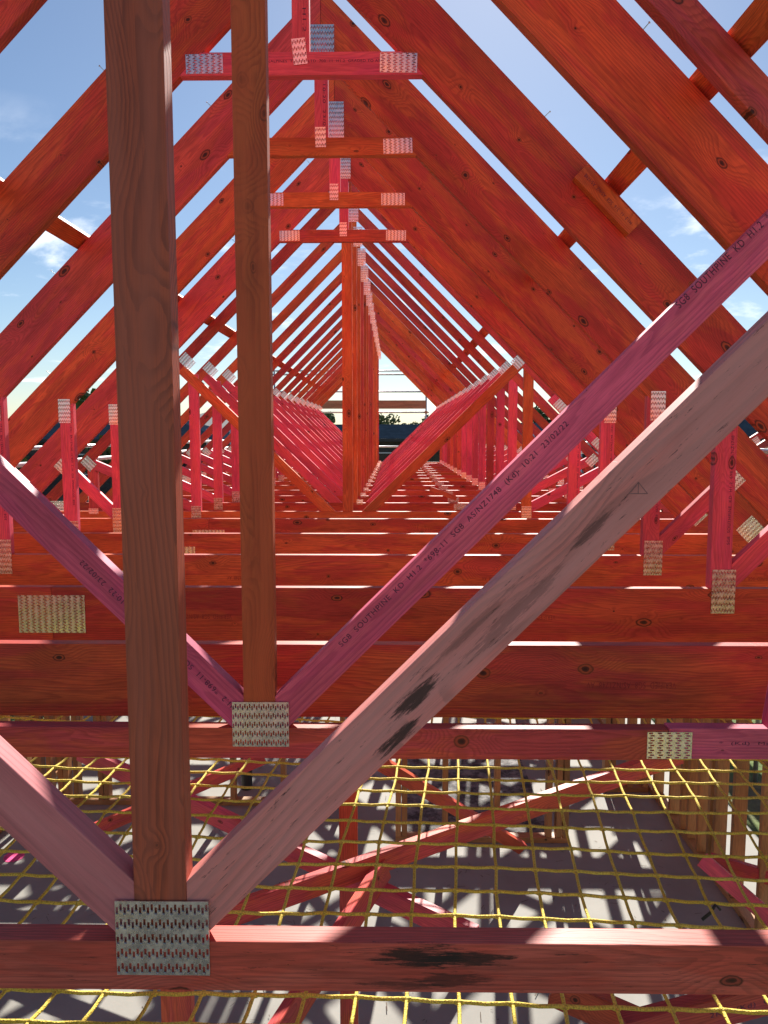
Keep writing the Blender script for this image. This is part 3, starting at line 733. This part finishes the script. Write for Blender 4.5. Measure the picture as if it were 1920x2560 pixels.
def tree(x, y, ht, rad, mat, label, n=1500):
    e = empty('tree', (x, y, -.15), label, 'tree', 'trees beyond the houses')
    bm = bmesh.new(); tube(bm, [Vector((0, 0, 0)), Vector((.05, 0, ht*.3)), Vector((0, .08, ht*.6)), Vector((.1, 0, ht*.85))], ht*.022, 7)
    for q in range(5):
        a = q*1.3; tube(bm, [Vector((0, 0, ht*(.35 + .06*q))), Vector((math.cos(a)*rad*.6, math.sin(a)*rad*.6, ht*(.55 + .06*q)))], ht*.01, 5)
    bm_obj('trunk', bm, M['bark'], e)
    bm = bmesh.new(); cl = []
    for q in range(14):
        a, r_ = random.uniform(0, 6.28), rad*math.sqrt(random.random())*.75
        cl.append((math.cos(a)*r_, math.sin(a)*r_, ht*random.uniform(.42, .9), rad*random.uniform(.25, .45)))
    for q in range(n):
        c = random.choice(cl); v_ = Vector((random.gauss(0, 1), random.gauss(0, 1), random.gauss(0, .8))).normalized()*c[3]*random.uniform(.5, 1.05)
        p = Vector(c[:3]) + v_; s_ = rad*random.uniform(.06, .13)
        a = Vector((random.gauss(0, 1), random.gauss(0, 1), random.gauss(0, 1))).normalized(); b = a.orthogonal().normalized()
        bm.faces.new([bm.verts.new(p + a*s_), bm.verts.new(p + b*s_*.6), bm.verts.new(p - a*s_), bm.verts.new(p - b*s_*.6)])
    bm_obj('crown', bm, mat, e)
tl = [(-8, 82, 6.0, 2.6, 'leaf', 'rounded dark tree left of the king posts on the skyline'),
      (-1.6, 78, 5.7, 2.0, 'leaf2', 'tall narrow olive tree close beside the king posts'),
      (2.6, 84, 5.4, 2.4, 'leaf2', 'broad olive tree just right of the king posts on the skyline'),
      (6.4, 80, 5.7, 2.5, 'leaf', 'rounded green tree above the long blue roof'),
      (10.5, 90, 4.9, 3.0, 'leaf', 'low wide tree farthest right above the blue roof'),
      (3.9, 44, 4.05, 1.5, 'leaf2', 'bright yellow-green tree in front of the blue roofs'),
      (-26, 70, 7.5, 4.0, 'leaf', 'large dark tree behind the left houses'),
      (-14, 38, 3.3, 1.8, 'leaf2', 'small green garden tree before the left houses'),
      (-19, 36, 3.4, 1.6, 'leaf', 'small dark garden tree at the left before the houses'),
      (20, 62, 8.0, 4.0, 'leaf', 'big tree behind the right-hand house'),
      (15, 70, 6.4, 3.0, 'leaf', 'mid-sized tree seen between the right rafters'),
      (27, 64, 7.6, 3.8, 'leaf2', 'olive tree at the far right behind the grey roof')]
for x, y, h_, r_, mt, lab in tl: tree(x, y, h_, r_, M[mt], lab)
# grass patch outside the left wall
bm = bmesh.new()
for q in range(9000):
    x, y = random.uniform(-9.5, -4.9), random.uniform(9, 26)
    if noise.noise(Vector((x*.5, y*.35, 0))) < -.12: continue
    hh = random.uniform(.10, .38); a = random.uniform(0, 3.14); lw = .035
    dx, dy = math.cos(a)*lw, math.sin(a)*lw
    bm.faces.new([bm.verts.new((x - dx, y - dy, -.15)), bm.verts.new((x + dx, y + dy, -.15)), bm.verts.new((x + random.uniform(-.1, .1), y + random.uniform(-.1, .1), -.15 + hh))])
tag(bm_obj('grass', bm, M['grass']), 'bright green rough grass outside the left wall', 'grass', kind='stuff')
# neighbouring frame to the right: two small trusses
NG = 'small trusses of the neighbouring frame'
def small_side(x, Y, lab):
    T = Truss(Y, lab, NG, ox=x, oz=-.9)
    T.beam('bottom_chord', (x - 1.3, -.6), (x + 1.3, -.6), .09, M['orange'])
    T.beam('rafter', (x - 1.35, -.55), (x + .02, .35), .09, M['redpink'], cuts=((1, 0, x - .0006),), dy=.001)
    T.beam('rafter', (x + 1.35, -.55), (x - .02, .35), .09, M['redpink'], cuts=((-1, 0, -x - .0006),), dy=.001)
    T.beam('king_post', (x, -.556), (x, .25), .07, M['pink'], dy=.002)
    for sg in (-1, 1):
        T.beam('web', (x + sg*.05, -.54), (x + sg*.62, -.12), .07, M['pink'], dy=.003); T.plate(x + sg*.6, -.1, .12, .1, rot=sg*R(-35)); T.plate(x + sg*1.15, -.5, .14, .1)
    T.plate(x, .24, .14, .14); T.plate(x, -.57, .14, .1)
small_side(5.0, 9.0, 'nearer small pink truss of the neighbouring frame at right'); small_side(5.2, 9.9, 'farther small pink truss of the neighbouring frame at right')
